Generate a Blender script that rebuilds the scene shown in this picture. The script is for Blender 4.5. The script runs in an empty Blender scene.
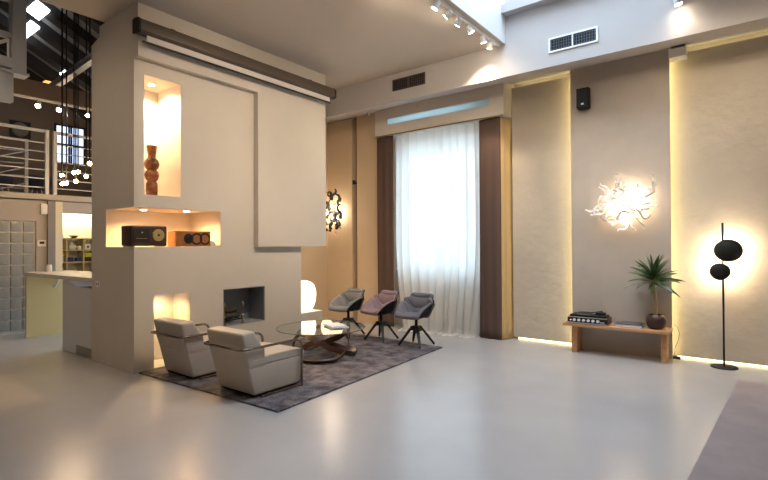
import bpy, bmesh, math, random
from mathutils import Vector, Matrix
from math import pi, sin, cos, radians as RAD
random.seed(7)
S = bpy.context.scene
COL = S.collection

# ------------------------------------------------------------------ materials
def new_mat(name):
    m = bpy.data.materials.new(name); m.use_nodes = True
    nt = m.node_tree; b = nt.nodes['Principled BSDF']
    return m, nt, b

def pbr(name, col, rough=.5, metal=0., spec=.5, bump=0., bscale=20., var=0., vscale=5., coat=0., sheen=0., col2=None, detail=3., stretch=None):
    m, nt, b = new_mat(name)
    b.inputs['Base Color'].default_value = (*col, 1)
    b.inputs['Roughness'].default_value = rough
    b.inputs['Metallic'].default_value = metal
    b.inputs['Specular IOR Level'].default_value = spec
    if coat: b.inputs['Coat Weight'].default_value = coat; b.inputs['Coat Roughness'].default_value = .15
    if sheen: b.inputs['Sheen Weight'].default_value = sheen
    if bump or var:
        tc = nt.nodes.new('ShaderNodeTexCoord'); vec = tc.outputs['Object']
        if stretch:
            mp = nt.nodes.new('ShaderNodeMapping'); mp.inputs['Scale'].default_value = stretch
            nt.links.new(vec, mp.inputs['Vector']); vec = mp.outputs['Vector']
    if bump:
        n = nt.nodes.new('ShaderNodeTexNoise'); n.inputs['Scale'].default_value = bscale; n.inputs['Detail'].default_value = detail
        nt.links.new(vec, n.inputs['Vector'])
        bp = nt.nodes.new('ShaderNodeBump'); bp.inputs['Strength'].default_value = bump; bp.inputs['Distance'].default_value = .02
        nt.links.new(n.outputs['Fac'], bp.inputs['Height']); nt.links.new(bp.outputs['Normal'], b.inputs['Normal'])
    if var:
        n = nt.nodes.new('ShaderNodeTexNoise'); n.inputs['Scale'].default_value = vscale; n.inputs['Detail'].default_value = 8; n.inputs['Roughness'].default_value = .62
        nt.links.new(vec, n.inputs['Vector'])
        r = nt.nodes.new('ShaderNodeValToRGB')
        c2 = col2 or tuple(c*(1-var) for c in col)
        r.color_ramp.elements[0].position = .35; r.color_ramp.elements[1].position = .65
        r.color_ramp.elements[0].color = (*c2, 1); r.color_ramp.elements[1].color = (*col, 1)
        nt.links.new(n.outputs['Fac'], r.inputs['Fac']); nt.links.new(r.outputs['Color'], b.inputs['Base Color'])
    return m

def emit(name, col, strength):
    m, nt, b = new_mat(name)
    b.inputs['Base Color'].default_value = (.8, .8, .8, 1)
    b.inputs['Emission Color'].default_value = (*col, 1)
    b.inputs['Emission Strength'].default_value = strength
    return m

def glass_mat(name, col=(1, 1, 1), rough=0., alpha=.85):
    # thin architectural pane: clear with a mirror share by angle
    m, nt, b = new_mat(name); nt.nodes.remove(b)
    out = nt.nodes['Material Output']
    t = nt.nodes.new('ShaderNodeBsdfTransparent'); t.inputs['Color'].default_value = (*col, 1)
    g = nt.nodes.new('ShaderNodeBsdfGlossy'); g.inputs['Roughness'].default_value = rough
    f = nt.nodes.new('ShaderNodeFresnel'); f.inputs['IOR'].default_value = 1.5
    mx = nt.nodes.new('ShaderNodeMixShader')
    ge = nt.nodes.new('ShaderNodeNewGeometry'); inv = nt.nodes.new('ShaderNodeMath'); inv.operation = 'SUBTRACT'; inv.inputs[0].default_value = 1
    mu = nt.nodes.new('ShaderNodeMath'); mu.operation = 'MULTIPLY'
    nt.links.new(ge.outputs['Backfacing'], inv.inputs[1]); nt.links.new(inv.outputs[0], mu.inputs[0]); nt.links.new(f.outputs[0], mu.inputs[1])
    nt.links.new(mu.outputs[0], mx.inputs[0]); nt.links.new(t.outputs[0], mx.inputs[1]); nt.links.new(g.outputs[0], mx.inputs[2])
    nt.links.new(mx.outputs[0], out.inputs['Surface'])
    return m

def cloth_mat(name, col, trans, transp, rough=.9):
    m, nt, b = new_mat(name); nt.nodes.remove(b)
    out = nt.nodes['Material Output']
    d = nt.nodes.new('ShaderNodeBsdfDiffuse'); d.inputs['Color'].default_value = (*col, 1)
    t = nt.nodes.new('ShaderNodeBsdfTranslucent'); t.inputs['Color'].default_value = (*col, 1)
    tr = nt.nodes.new('ShaderNodeBsdfTransparent')
    m1 = nt.nodes.new('ShaderNodeMixShader'); m1.inputs[0].default_value = trans
    m2 = nt.nodes.new('ShaderNodeMixShader'); m2.inputs[0].default_value = transp
    L = nt.links.new
    L(d.outputs[0], m1.inputs[1]); L(t.outputs[0], m1.inputs[2])
    L(m1.outputs[0], m2.inputs[1]); L(tr.outputs[0], m2.inputs[2]); L(m2.outputs[0], out.inputs['Surface'])
    return m

def glossy_floor():
    m, nt, b = new_mat('poured_resin_floor')
    b.inputs['Roughness'].default_value = .22
    b.inputs['Specular IOR Level'].default_value = .5
    tc = nt.nodes.new('ShaderNodeTexCoord')
    n = nt.nodes.new('ShaderNodeTexNoise'); n.inputs['Scale'].default_value = .9; n.inputs['Detail'].default_value = 6
    nt.links.new(tc.outputs['Object'], n.inputs['Vector'])
    r = nt.nodes.new('ShaderNodeValToRGB')
    r.color_ramp.elements[0].position = .3; r.color_ramp.elements[1].position = .75
    r.color_ramp.elements[0].color = (.41, .382, .366, 1); r.color_ramp.elements[1].color = (.47, .440, .424, 1)
    nt.links.new(n.outputs['Fac'], r.inputs['Fac']); nt.links.new(r.outputs['Color'], b.inputs['Base Color'])
    n2 = nt.nodes.new('ShaderNodeTexNoise'); n2.inputs['Scale'].default_value = 2.5; n2.inputs['Detail'].default_value = 4
    nt.links.new(tc.outputs['Object'], n2.inputs['Vector'])
    mr = nt.nodes.new('ShaderNodeMapRange'); mr.inputs['To Min'].default_value = .17; mr.inputs['To Max'].default_value = .3
    nt.links.new(n2.outputs['Fac'], mr.inputs['Value']); nt.links.new(mr.outputs[0], b.inputs['Roughness'])
    return m

M = dict(
    floor=glossy_floor(),
    plaster=pbr('warm_white_plaster', (.61, .555, .495), .65, bump=.05, bscale=8, var=.05, vscale=1.3),
    ceiling=pbr('warm_ceiling_paint', (.56, .50, .44), .8, var=.03, vscale=1),
    fascia=pbr('pale_grey_paint', (.47, .445, .44), .8),
    taupe=pbr('taupe_plaster_panel', (.47, .41, .345), .65, bump=.08, bscale=6, var=.13, vscale=1.5),
    relief=pbr('embossed_stone_panel', (.52, .455, .37), .42, bump=.5, bscale=8, var=.10, vscale=2.2, detail=7),
    ochre=pbr('honey_panel', (.56, .43, .29), .6, var=.05, vscale=1.5),
    dark_roof=pbr('dark_stained_timber', (.020, .017, .016), .8),
    roof_board=pbr('grey_roof_board', (.14, .135, .135), .8),
    brown_wall=pbr('brown_loft_wall', (.15, .115, .095), .8),
    loft_floor=pbr('loft_edge_paint', (.42, .38, .33), .6),
    kitchen_wall=pbr('kitchen_grey_wall', (.40, .365, .34), .7),
    grey_post=pbr('grey_post_paint', (.22, .205, .20), .6),
    cream=pbr('cream_paint', (.66, .60, .45), .6),
    white=pbr('white_paint', (.78, .78, .78), .4),
    lacquer_white=pbr('white_lacquer', (.62, .62, .63), .3),
    lacquer_yellow=pbr('pale_yellow_lacquer', (.66, .56, .28), .35),
    stone_top=pbr('pale_stone_top', (.66, .61, .55), .25),
    steel_paint=pbr('grey_painted_steel', (.42, .44, .47), .45),
    white_steel=pbr('white_painted_steel', (.62, .62, .62), .4),
    chrome=pbr('polished_bronze_tube', (.20, .165, .14), .22, 1.),
    metal=pbr('brushed_metal', (.6, .6, .6), .35, 1.),
    vent_slat=pbr('blue_grey_slat', (.10, .115, .14), .45, .3),
    vent_grey=pbr('grey_vent_metal', (.30, .30, .29), .45, .6),
    black=pbr('black_satin', (.010, .010, .011), .5, spec=.3),
    black_matte=pbr('black_matte', (.008, .008, .009), .7, spec=.3),
    screen_box=pbr('bronze_anodised', (.085, .065, .05), .5),
    screen_cloth=pbr('screen_fabric', (.62, .58, .56), .8),
    leather=pbr('putty_leather', (.455, .405, .34), .5, bump=.06, bscale=60, var=.05, vscale=4),
    leather2=pbr('grey_putty_leather', (.375, .34, .315), .5, bump=.06, bscale=60, var=.05, vscale=4),
    rug=pbr('mottled_aubergine_rug', (.235, .20, .21), .95, bump=1., bscale=45, var=.5, vscale=6, col2=(.052, .040, .044), detail=6),
    rug2=pbr('mauve_rug', (.335, .272, .262), .95, bump=.25, bscale=120, var=.14, vscale=3),
    walnut=pbr('walnut', (.10, .042, .024), .35, var=.5, vscale=6, stretch=(1, 1, 8)),
    oak=pbr('honey_oak', (.55, .30, .145), .5, var=.25, vscale=5, stretch=(.6, 8, 8)),
    glass_rim=pbr('green_glass_rim', (.10, .14, .12), .15),
    table_glass=glass_mat('clear_table_glass', (.93, .96, .945)),
    pane=glass_mat('window_glass', (.78, .82, .83)),
    sheer=cloth_mat('sheer_linen', (.86, .84, .80), .62, .05),
    drape=cloth_mat('brown_velvet', (.125, .084, .070), .08, 0),
    lining=pbr('gold_glow_return', (.50, .35, .17), .7),  # yellow LED glow on the drape's side, put into the base colour
    firebox=pbr('firebox_steel', (.19, .21, .25), .5, .2),
    log=pbr('charred_log', (.055, .042, .032), .9, bump=.6, bscale=30),
    brass=pbr('antique_brass', (.32, .24, .13), .35, 1.),
    radio_wood=pbr('dark_radio_walnut', (.045, .018, .010), .35, var=.4, vscale=9, stretch=(1, 8, 8)),
    radio_cloth=pbr('radio_grille', (.020, .014, .012), .8),
    dial=pbr('brass_dial', (.42, .30, .12), .45, .3),
    speaker_wood=pbr('cherry_veneer', (.33, .115, .025), .38, var=.3, vscale=7, stretch=(1, 1, 8)),
    onyx=pbr('amber_onyx', (.28, .085, .018), .25, var=.8, vscale=9, col2=(.06, .016, .006)),
    seat_grey=pbr('grey_beige_upholstery', (.27, .265, .275), .9, bump=.15, bscale=90),
    seat_pink=pbr('dusty_pink_upholstery', (.33, .235, .26), .9, bump=.15, bscale=90),
    seat_dark=pbr('charcoal_upholstery', (.19, .18, .20), .9, bump=.15, bscale=90),
    leaf=pbr('dracaena_leaf', (.055, .105, .032), .4, var=.4, vscale=12),
    trunk=pbr('dracaena_trunk', (.26, .17, .10), .8, bump=.5, bscale=40),
    pot=pbr('dark_brown_ceramic', (.045, .022, .018), .35),
    soil=pbr('potting_soil', (.03, .02, .015), 1.),
    paper=pbr('magazine_paper', (.80, .82, .86), .5),
    paper_blue=pbr('blue_cover', (.40, .48, .62), .4),
    book_grey=pbr('grey_cover', (.10, .098, .10), .5),
    ribbon_white=pbr('white_enamel_ribbon', (.85, .80, .74), .35),
    ribbon_dark=pbr('black_enamel_ribbon', (.014, .012, .010), .4),
    shelf_wood=pbr('pale_birch', (.56, .46, .30), .5),
    plastic=pbr('white_plastic', (.75, .73, .69), .4),
    glassblock=pbr('glass_block', (.30, .32, .33), .12, bump=.25, bscale=14),
    mortar=pbr('block_mortar', (.62, .59, .53), .7),
    slot_glass=cloth_mat('frosted_blue_glass', (.60, .70, .72), .9, 0),
    blue=pbr('cobalt_box', (.02, .03, .22), .4),
    yellow=pbr('yellow_glaze', (.75, .55, .02), .4),
    lime=pbr('lime_glaze', (.48, .60, .03), .4),
    navy=pbr('navy_fabric', (.035, .045, .085), .8),
    bulb=emit('warm_bulb', (1, .62, .28), 60),
    bulb_white=emit('halogen_disc', (1, .84, .62), 60),
    bulb_sconce=emit('sconce_bulb', (1, .78, .52), 18),
    globe=emit('glowing_opal', (1, .84, .62), 2.6),
    led_yellow=emit('yellow_led_strip', (1, .81, .35), 8.5), led_soft=emit('yellow_led_strip_soft', (1, .82, .40), 3.2),
    led_white=emit('cool_white_strip', (1, .93, .70), 5),
    roof_window=emit('roof_window_daylight', (.86, .93, 1), 7),
    loft_window=emit('loft_window_daylight', (.50, .68, 1), 1.1),
    lamp_glow=emit('lamp_glow_disc', (1, .80, .52), 8),
)

# ------------------------------------------------------------------ builders
class MB:
    def __init__(s): s.bm = bmesh.new()
    def box(s, x0, x1, y0, y1, z0, z1, bev=0, seg=2, mat=None):
        b = s.bm
        r = bmesh.ops.create_cube(b, size=1)
        vs = r['verts']
        for v in vs:
            v.co = Vector(((x0+x1)/2+v.co.x*(x1-x0), (y0+y1)/2+v.co.y*(y1-y0), (z0+z1)/2+v.co.z*(z1-z0)))
            if mat: v.co = mat @ v.co
        if bev:
            es = list({e for v in vs for e in v.link_edges})
            bmesh.ops.bevel(b, geom=es, offset=bev, segments=seg, affect='EDGES', profile=.6)
        return s
    def prism(s, poly, axis, a, c):
        def P(u, v, w):
            return {'x': (w, u, v), 'y': (u, w, v), 'z': (u, v, w)}[axis]
        b = s.bm
        A = [b.verts.new(P(u, v, a)) for u, v in poly]; B = [b.verts.new(P(u, v, c)) for u, v in poly]
        n = len(poly)
        fs = [b.faces.new(A[::-1]), b.faces.new(B)]
        for i in range(n): fs.append(b.faces.new((A[i], A[(i+1) % n], B[(i+1) % n], B[i])))
        bmesh.ops.recalc_face_normals(b, faces=fs)
        return s
    def tube(s, pts, r, seg=8, closed=False):
        b = s.bm; pts = [Vector(p) for p in pts]; n = len(pts)
        rs = r if isinstance(r, (list, tuple)) else [r]*n
        rings = []; prev = None
        for i, p in enumerate(pts):
            if closed: d = pts[(i+1) % n]-pts[i-1]
            else: d = pts[min(i+1, n-1)]-pts[max(i-1, 0)]
            d.normalize()
            if prev is None:
                up = Vector((0, 0, 1)) if abs(d.z) < .9 else Vector((1, 0, 0))
                a = d.cross(up).normalized()
            else:
                a = (prev-d*prev.dot(d)).normalized()
            prev = a; c = d.cross(a)
            rings.append([b.verts.new(p+(a*cos(2*pi*k/seg)+c*sin(2*pi*k/seg))*rs[i]) for k in range(seg)])
        m = n if closed else n-1
        for i in range(m):
            A, B = rings[i], rings[(i+1) % n]
            for k in range(seg): b.faces.new((A[k], A[(k+1) % seg], B[(k+1) % seg], B[k]))
        if not closed:
            b.faces.new(rings[0][::-1]); b.faces.new(rings[-1])
        return s
    def cyl(s, p0, p1, r0, r1=None, seg=20):
        return s.tube([p0, p1], [r0, r0 if r1 is None else r1], seg)
    def lathe(s, prof, c=(0, 0, 0), seg=28):
        b = s.bm; rings = []
        for r, z in prof:
            rings.append([b.verts.new((c[0]+max(r, 1e-4)*cos(2*pi*k/seg), c[1]+max(r, 1e-4)*sin(2*pi*k/seg), c[2]+z)) for k in range(seg)])
        for A, B in zip(rings, rings[1:]):
            for k in range(seg): b.faces.new((A[k], A[(k+1) % seg], B[(k+1) % seg], B[k]))
        b.faces.new(rings[0][::-1]); b.faces.new(rings[-1])
        return s
    def ball(s, c, rx, ry=None, rz=None, u=24, v=14):
        ry = ry or rx; rz = rz or rx
        r = bmesh.ops.create_uvsphere(s.bm, u_segments=u, v_segments=v, radius=1)
        for q in r['verts']: q.co = Vector((c[0]+q.co.x*rx, c[1]+q.co.y*ry, c[2]+q.co.z*rz))
        return s
    def grid(s, f, nu, nv):
        b = s.bm
        g = [[b.verts.new(f(i/nu, j/nv)) for j in range(nv+1)] for i in range(nu+1)]
        for i in range(nu):
            for j in range(nv): b.faces.new((g[i][j], g[i+1][j], g[i+1][j+1], g[i][j+1]))
        return s
    def strip(s, pts, wvec, th=.004):
        # a bent flat band: path pts, width vector per point, real thickness
        b = s.bm; n = len(pts); pts = [Vector(p) for p in pts]
        rings = []
        for i, p in enumerate(pts):
            d = (pts[min(i+1, n-1)]-pts[max(i-1, 0)]).normalized()
            w = Vector(wvec[i]); nn = d.cross(w).normalized()*th
            rings.append([b.verts.new(q) for q in (p-w-nn, p+w-nn, p+w+nn, p-w+nn)])
        for A, B in zip(rings, rings[1:]):
            for k in range(4): b.faces.new((A[k], A[(k+1) % 4], B[(k+1) % 4], B[k]))
        b.faces.new(rings[0][::-1]); b.faces.new(rings[-1])
        return s
    def build(s, name, mat, parent=None, smooth=40):
        me = bpy.data.meshes.new(name)
        bmesh.ops.recalc_face_normals(s.bm, faces=s.bm.faces[:])
        s.bm.to_mesh(me); s.bm.free()
        me.materials.append(M[mat] if isinstance(mat, str) else mat)
        if smooth:
            me.polygons.foreach_set('use_smooth', [True]*len(me.polygons))
            me.set_sharp_from_angle(angle=RAD(smooth))
        o = bpy.data.objects.new(name, me); COL.objects.link(o)
        if parent: o.parent = parent
        return o

def tag(o, label, cat, group=None, kind=None):
    if label: o['label'] = label
    if cat: o['category'] = cat
    if group: o['group'] = group
    if kind: o['kind'] = kind
    return o
def thing(name, label, cat, loc=(0, 0, 0), rz=0, group=None):
    o = bpy.data.objects.new(name, None); COL.objects.link(o); o.empty_display_size = .1
    o.location = loc; o.rotation_euler = (0, 0, rz)
    return tag(o, label, cat, group)
def struct(name, mb, mat, label, cat, smooth=0):
    return tag(mb.build(name, mat, None, smooth), label, cat, None, 'structure')
def copy_tree(o, parent=None):
    c = o.copy(); COL.objects.link(c)
    if parent: c.parent = parent
    for ch in list(o.children): copy_tree(ch, c)
    return c
def lamp(kind, name, loc, energy, col, parent=None, size=.05, target=None, spot=60, blend=.6, sx=None, sy=None):
    l = bpy.data.lights.new(name, kind); l.energy = energy; l.color = col
    if kind == 'AREA':
        l.shape = 'RECTANGLE'; l.size = sx or size; l.size_y = sy or size
    else: l.shadow_soft_size = size
    if kind == 'SPOT': l.spot_size = RAD(spot); l.spot_blend = blend
    o = bpy.data.objects.new(name, l); COL.objects.link(o)
    o.location = loc
    if target is not None:
        d = Vector(target)-Vector(loc); o.rotation_euler = d.to_track_quat('-Z', 'Y').to_euler()
    if parent:
        o.parent = parent; o.matrix_parent_inverse = Matrix.LocRotScale(parent.location, parent.rotation_euler, None).inverted()
    return o

# ------------------------------------------------------------------ the shell
ZC = 4.5
struct('floor', MB().box(-14, 2.3, -2.6, 8, -.1, 0), 'floor', 'pale glossy poured resin floor across the whole hall', 'floor')
struct('ceiling', MB().box(-6.78, -2.91, -2.6, 6.75, ZC, 7.4), 'ceiling', 'warm beige ceiling slab over the fireplace lounge', 'ceiling')
b = MB(); b.box(-.75, 2.3, -2.6, 6.75, ZC, 7.4); b.box(-2.91, -.75, -2.6, 2.6, ZC, 7.4)
struct('ceiling_skylight_side', b, 'ceiling', 'ceiling slab on the far side of the skylight well', 'ceiling')
struct('wall_skylight', MB().box(-2.91, -2.895, 2.6, 6.75, ZC, 7.4), 'white', 'white side wall of the skylight well', 'wall')
struct('wall_fascia', MB().prism([(6.75, 4.015), (7.95, 4.25), (7.95, 7.4), (6.75, 7.4)], 'x', -7.5, 2.3), 'fascia',
       'pale upper wall with two air vents above the panels', 'wall')
struct('trim_1', MB().box(-2.89, -.755, 6.60, 6.748, 4.90, 5.02), 'fascia', 'narrow ledge high on the wall inside the skylight well', 'trim')
# rear wall with a window opening and a clerestory slot
WX0, WX1, WZ0, WZ1 = -5.55, -3.75, 1.10, 3.6
b = MB()
b.box(-7.5, WX0, 7.75, 7.95, 0, 4.3); b.box(WX1, 2.3, 7.75, 7.95, 0, 4.3)
b.box(WX0, WX1, 7.75, 7.95, 0, WZ0); b.box(WX0, WX1, 7.75, 7.95, WZ1, 3.66); b.box(WX0, WX1, 7.75, 7.95, 4.12, 4.3)
struct('wall_back', b, 'plaster', 'rear wall behind the curtain and the panels', 'wall')
b = MB()
hx0, hx1, sx0, sx1, sz0, sz1 = -5.79, -3.17, -5.50, -3.42, 3.815, 3.925
b.box(hx0, sx0, 7.30, 7.75, 3.63, 4.22); b.box(sx1, hx1, 7.30, 7.75, 3.63, 4.22)
b.box(sx0, sx1, 7.30, 7.36, 3.63, sz0); b.box(sx0, sx1, 7.36, 7.75, 3.63, 3.66); b.box(sx0, sx1, 7.30, 7.36, sz1, 4.22)
struct('wall_header', b, 'plaster', 'plaster box above the curtain with a long slot in it', 'wall')
sg = tag(MB().box(sx0, sx1, 7.31, 7.325, sz0, sz1).build('light_slot', 'slot_glass'), 'long thin pale blue glass slot in the plaster box over the curtain', 'light')
# window
b = MB()
for x0, x1, z0, z1 in [(WX0, WX0+.06, WZ0, WZ1), (WX1-.06, WX1, WZ0, WZ1), (WX0, WX1, WZ0, WZ0+.06), (WX0, WX1, WZ1-.06, WZ1), (-4.68, -4.62, WZ0, WZ1), (WX0, WX1, 2.75, 2.80)]:
    b.box(x0, x1, 7.80, 7.86, z0, z1)
w = struct('window_1', b, 'white', 'tall daylit window behind the sheer curtain', 'window')
MB().box(WX0+.05, WX1-.05, 7.825, 7.835, WZ0+.05, WZ1-.05).build('window_pane', 'pane', w)
MB().box(WX0-.03, WX1+.03, 7.66, 7.80, WZ0-.035, WZ0).build('window_sill', 'white', w)

# panels
struct('wall_panel_taupe', MB().box(-2.178, -.89, 7.46, 7.49, .0, 4.15), 'taupe', 'smooth taupe wall panel behind the bench', 'wall')
struct('wall_panel_narrow', MB().box(-3.155, -2.13, 7.60, 7.63, .035, 4.112), 'relief', 'narrow embossed panel between the brown drape and the taupe panel', 'wall')
struct('wall_panel_wide', MB().box(-.955, 2.3, 7.60, 7.63, .035, 4.105), 'relief', 'wide embossed panel behind the black floor lamp', 'wall')
struct('wall_panel_honey', MB().box(-7.5, -6.51, 7.44, 7.62, .0, 4.13), 'ochre', 'honey coloured panel carrying the black ribbon sconce', 'wall')
struct('wall_panel_honey_strip', MB().box(-6.395, -5.80, 7.46, 7.70, .0, 4.15), 'ochre', 'honey coloured strip of wall beside the brown drape', 'wall')
struct('trim_5', MB().box(-6.505, -6.40, 7.66, 7.75, .0, 4.17), 'grey_post', 'recessed joint between the honey panels, shade painted in dark', 'trim')  # backing coloured dark to carry the shade of the joint
# LED strips hidden behind the panel edges
def led(name, x0, x1, y0, y1, z0, z1, label):
    return tag(MB().box(x0, x1, y0, y1, z0, z1).build(name, 'led_yellow' if z1-z0 > 1 else 'led_soft'), label, 'light', 'yellow light strips behind the panels')
led('led_strip', -2.128, -2.118, 7.492, 7.535, .0, 4.1, 'yellow light strip up the edge of the taupe panel beside the narrow panel')
led('led_strip', -.95, -.94, 7.492, 7.535, .0, 4.1, 'yellow light strip up the edge of the taupe panel beside the wide panel')
led('led_strip', -3.1, -2.25, 7.66, 7.69, 4.07, 4.085, 'yellow light strip along the top of the narrow panel')
led('led_strip', -.80, 2.2, 7.66, 7.69, 4.065, 4.08, 'yellow light strip along the top of the wide panel')
led('led_strip', -3.1, -2.2, 7.66, 7.69, .005, .02, 'yellow light strip along the foot of the narrow panel')
led('led_strip', -.85, 2.2, 7.66, 7.69, .005, .02, 'yellow light strip along the foot of the wide panel')

# outer walls
struct('wall_right', MB().box(2.3, 2.5, -2.6, 8, 0, 7.4), 'plaster', 'plain side wall outside the picture', 'wall')
struct('wall_front', MB().box(-14, 2.3, -2.8, -2.6, 0, 9), 'plaster', 'plain wall opposite the bench', 'wall')
struct('wall_alcove', MB().box(-7.4, -7.2, 2.95, 7.95, 0, 4.28).box(-7.4, -7.2, 4.6, 7.95, 4.28, 7.4), 'ochre', 'wall closing the alcove behind the fireplace', 'wall')

struct('ceiling_alcove', MB().box(-7.4, -6.78, 4.6, 6.75, ZC, 7.4), 'ceiling', 'ceiling piece behind the chimney', 'ceiling')
# fireplace block
XF, XB, XO = -5.994, -7.2, -5.894
ND = XF-.60      # back of tall niche
b = MB()
B = lambda y0, y1, z0, z1, xb=XB, xf=XF: b.box(xb, xf, y0, y1, z0, z1)
B(2.83, 3.077, 0, 1.54); B(3.564, 4.075, 0, 1.54); B(4.81, 5.56, 0, 1.54)
B(3.077, 3.564, .928, 1.54); B(3.077, 3.564, 0, .02); B(3.077, 3.564, .02, .928, XB, XF-.42)
B(4.075, 4.81, .929, 1.54); B(4.075, 4.81, 0, .395); B(4.075, 4.81, .395, .929, XB, XF-.40)
B(2.83, 4.03, 1.54, 2.03, XB, -6.757); B(4.03, 5.56, 1.54, 2.03); B(5.56, 6.05, 1.532, 2.03)
B(2.83, 2.953, 2.03, 4.3); B(2.953, 3.436, 2.03, 2.19); B(2.953, 3.436, 3.68, 4.3); B(2.953, 3.436, 2.19, 3.68, XB, ND)
B(3.436, 6.05, 2.03, 4.3)
b.prism([(-7.2, 4.3), (XF, 4.3), (XF, ZC), (-6.95, ZC), (-6.95, 4.36)], 'y', 2.83, 6.05)
struct('wall_chimney', b, 'plaster', 'tall plaster chimney block with niches and a fireplace', 'wall')
b = MB(); b.box(XF, XO, 2.83, 6.05, 3.85, ZC); b.box(XF, XO, 4.61, 6.05, 1.532, 3.85)
struct('wall_chimney_hood', b, 'plaster', 'raised plaster hood panel on the chimney front', 'wall')
struct('trim_2', MB().box(-6.95, -5.994, 5.56, 6.05, 0, .415), 'plaster', 'low plaster plinth beside the chimney carrying the glowing lamp', 'plinth')
# firebox lining
fx = XF-.39
b = MB(); b.box(fx, fx+.012, 4.08, 4.805, .40, .924); b.box(fx, XF-.01, 4.08, 4.09, .40, .924); b.box(fx, XF-.01, 4.795, 4.805, .40, .924)
b.box(fx, XF-.01, 4.08, 4.802, .914, .924)
t = thing('firebox', 'blue grey steel firebox lining in the square fireplace opening', 'fireplace', (-6.2, 4.44, .395))
o = b.build('lining', 'firebox', t); o.location = (6.2, -4.44, -.395)
o = MB().box(fx, XF-.004, 4.08, 4.802, .3975, .405).build('hearth_plate', pbr('pale_ash_plate', (.30, .32, .36), .6), t); o.location = (6.2, -4.44, -.395)
# fire grate and logs
t = thing('fire_grate', 'brass fire grate with upright finials holding the logs', 'fire grate', (-6.19, 4.33, .4065))
b = MB()
for y in (-.20, -.10, 0, .10): b.tube([(-.12, y, .06), (.12, y, .06), (.135, y, .12)], .007, 6)
b.tube([(-.10, -.22, .055), (-.10, .14, .055)], .008, 6); b.tube([(.10, -.22, .055), (.10, .14, .055)], .008, 6)
b.build('grate_bars', 'black', t)
for y in (-.20, .12):
    b = MB(); b.lathe([(.03, 0), (.03, .01), (.012, .02), (.010, .09), (.022, .11), (.010, .13), (.009, .24), (.024, .26), (.026, .28), (.010, .305), (.002, .32)], (.13, y, 0), 12)
    b.build('finial', 'brass', t)
for i, (x, y0, y1, z, r, lab) in enumerate([(-6.24, 4.12, 4.47, .52, .045, 'charred log lying low at the back of the fire grate'), (-6.15, 4.11, 4.44, .52, .042, 'charred log lying low at the front of the fire grate'),
                                       (-6.20, 4.10, 4.42, .60, .045, 'charred log laid on top of the two others in the fire grate')]):
    b = MB(); b.tube([(x+random.uniform(-.01, .01), y0+(y1-y0)*k/6, z+random.uniform(-.006, .006)) for k in range(7)], [r*random.uniform(.9, 1.05) for k in range(7)], 10)
    tag(b.build('log', 'log'), lab, 'log', 'logs in the fireplace')

# ------------------------------------------------------------------ niche lights and contents
def downlight(x, y, z, label, energy, col, size=.02, spot=120, group=None, tgt=None):
    t = thing('recessed_downlight', label, 'light', (x, y, z), 0, group)
    MB().lathe([(.038, -.006), (.05, -.006), (.05, 0), (.038, 0)]).build('bezel', 'white', t)
    MB().lathe([(.0, -.008), (.038, -.007), (.038, -.002), (0, -.001)]).build('lens', 'bulb_white', t)
    lamp('SPOT', 'downlight_beam', (x, y, z-.02), energy, col, None, size, tgt or (x, y, 0), spot, .7)
OR = (1, .56, .20)
downlight(-6.37, 3.13, 2.029, 'small recessed downlight over the black radio in the shelf niche', 46, OR, spot=150, group='niche downlights')
downlight(-6.22, 3.65, 2.029, 'small recessed downlight over the wooden speaker in the shelf niche', 64, OR, spot=150, group='niche downlights')
downlight(-6.30, 3.20, 3.679, 'recessed downlight at the top of the tall niche', 140, (1, .68, .36), spot=150, group='niche downlights')
downlight(-6.22, 3.32, .927, 'recessed downlight at the top of the low niche behind the armchair', 12, (1, .66, .24), spot=150, group='niche downlights')

# vase
t = thing('vase', 'amber and brown gourd-shaped onyx vase in the tall lit niche', 'vase', (-6.22, 3.165, 2.1915))
MB().lathe([(.0, 0), (.068, 0), (.072, .08), (.070, .17), (.052, .20), (.075, .225), (.092, .275), (.080, .325), (.055, .345), (.078, .37), (.094, .42), (.078, .47), (.050, .50), (.048, .53),
            (.060, .60), (.064, .66), (.056, .66), (.050, .6), (.0, .58)]).build('body', 'onyx', t)

# radio: local frame, front faces +X
t = thing('radio', 'dark wooden vintage radio with a round brass dial in the shelf niche', 'radio', (-6.10, 2.965, 1.5415), 0)
b = MB(); b.box(-.13, .13, -.185, .275, .006, .262, .025, 3); b.build('cabinet', 'radio_wood', t)
MB().box(.128, .134, -.155, .045, .05, .22, .004, 1).build('speaker_grille', 'radio_cloth', t)
MB().box(.13, .139, -.12, .01, .10, .104).build('tuning_bar', 'dial', t)
o = MB().cyl((.128, .155, .145), (.138, .155, .145), .076, seg=32).build('dial', 'dial', t)
MB().cyl((.138, .155, .145), (.15, .155, .145), .014, seg=16).build('dial_hub', 'radio_wood', o)
for y in (-.05, .085): MB().cyl((.128, y, .175), (.142, y, .175), .008, seg=12).build('knob', 'metal', t)
for y in (-.15, .24):
    MB().box(-.11, .11, y-.015, y+.015, 0, .012).build('foot', 'black', t)

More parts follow.
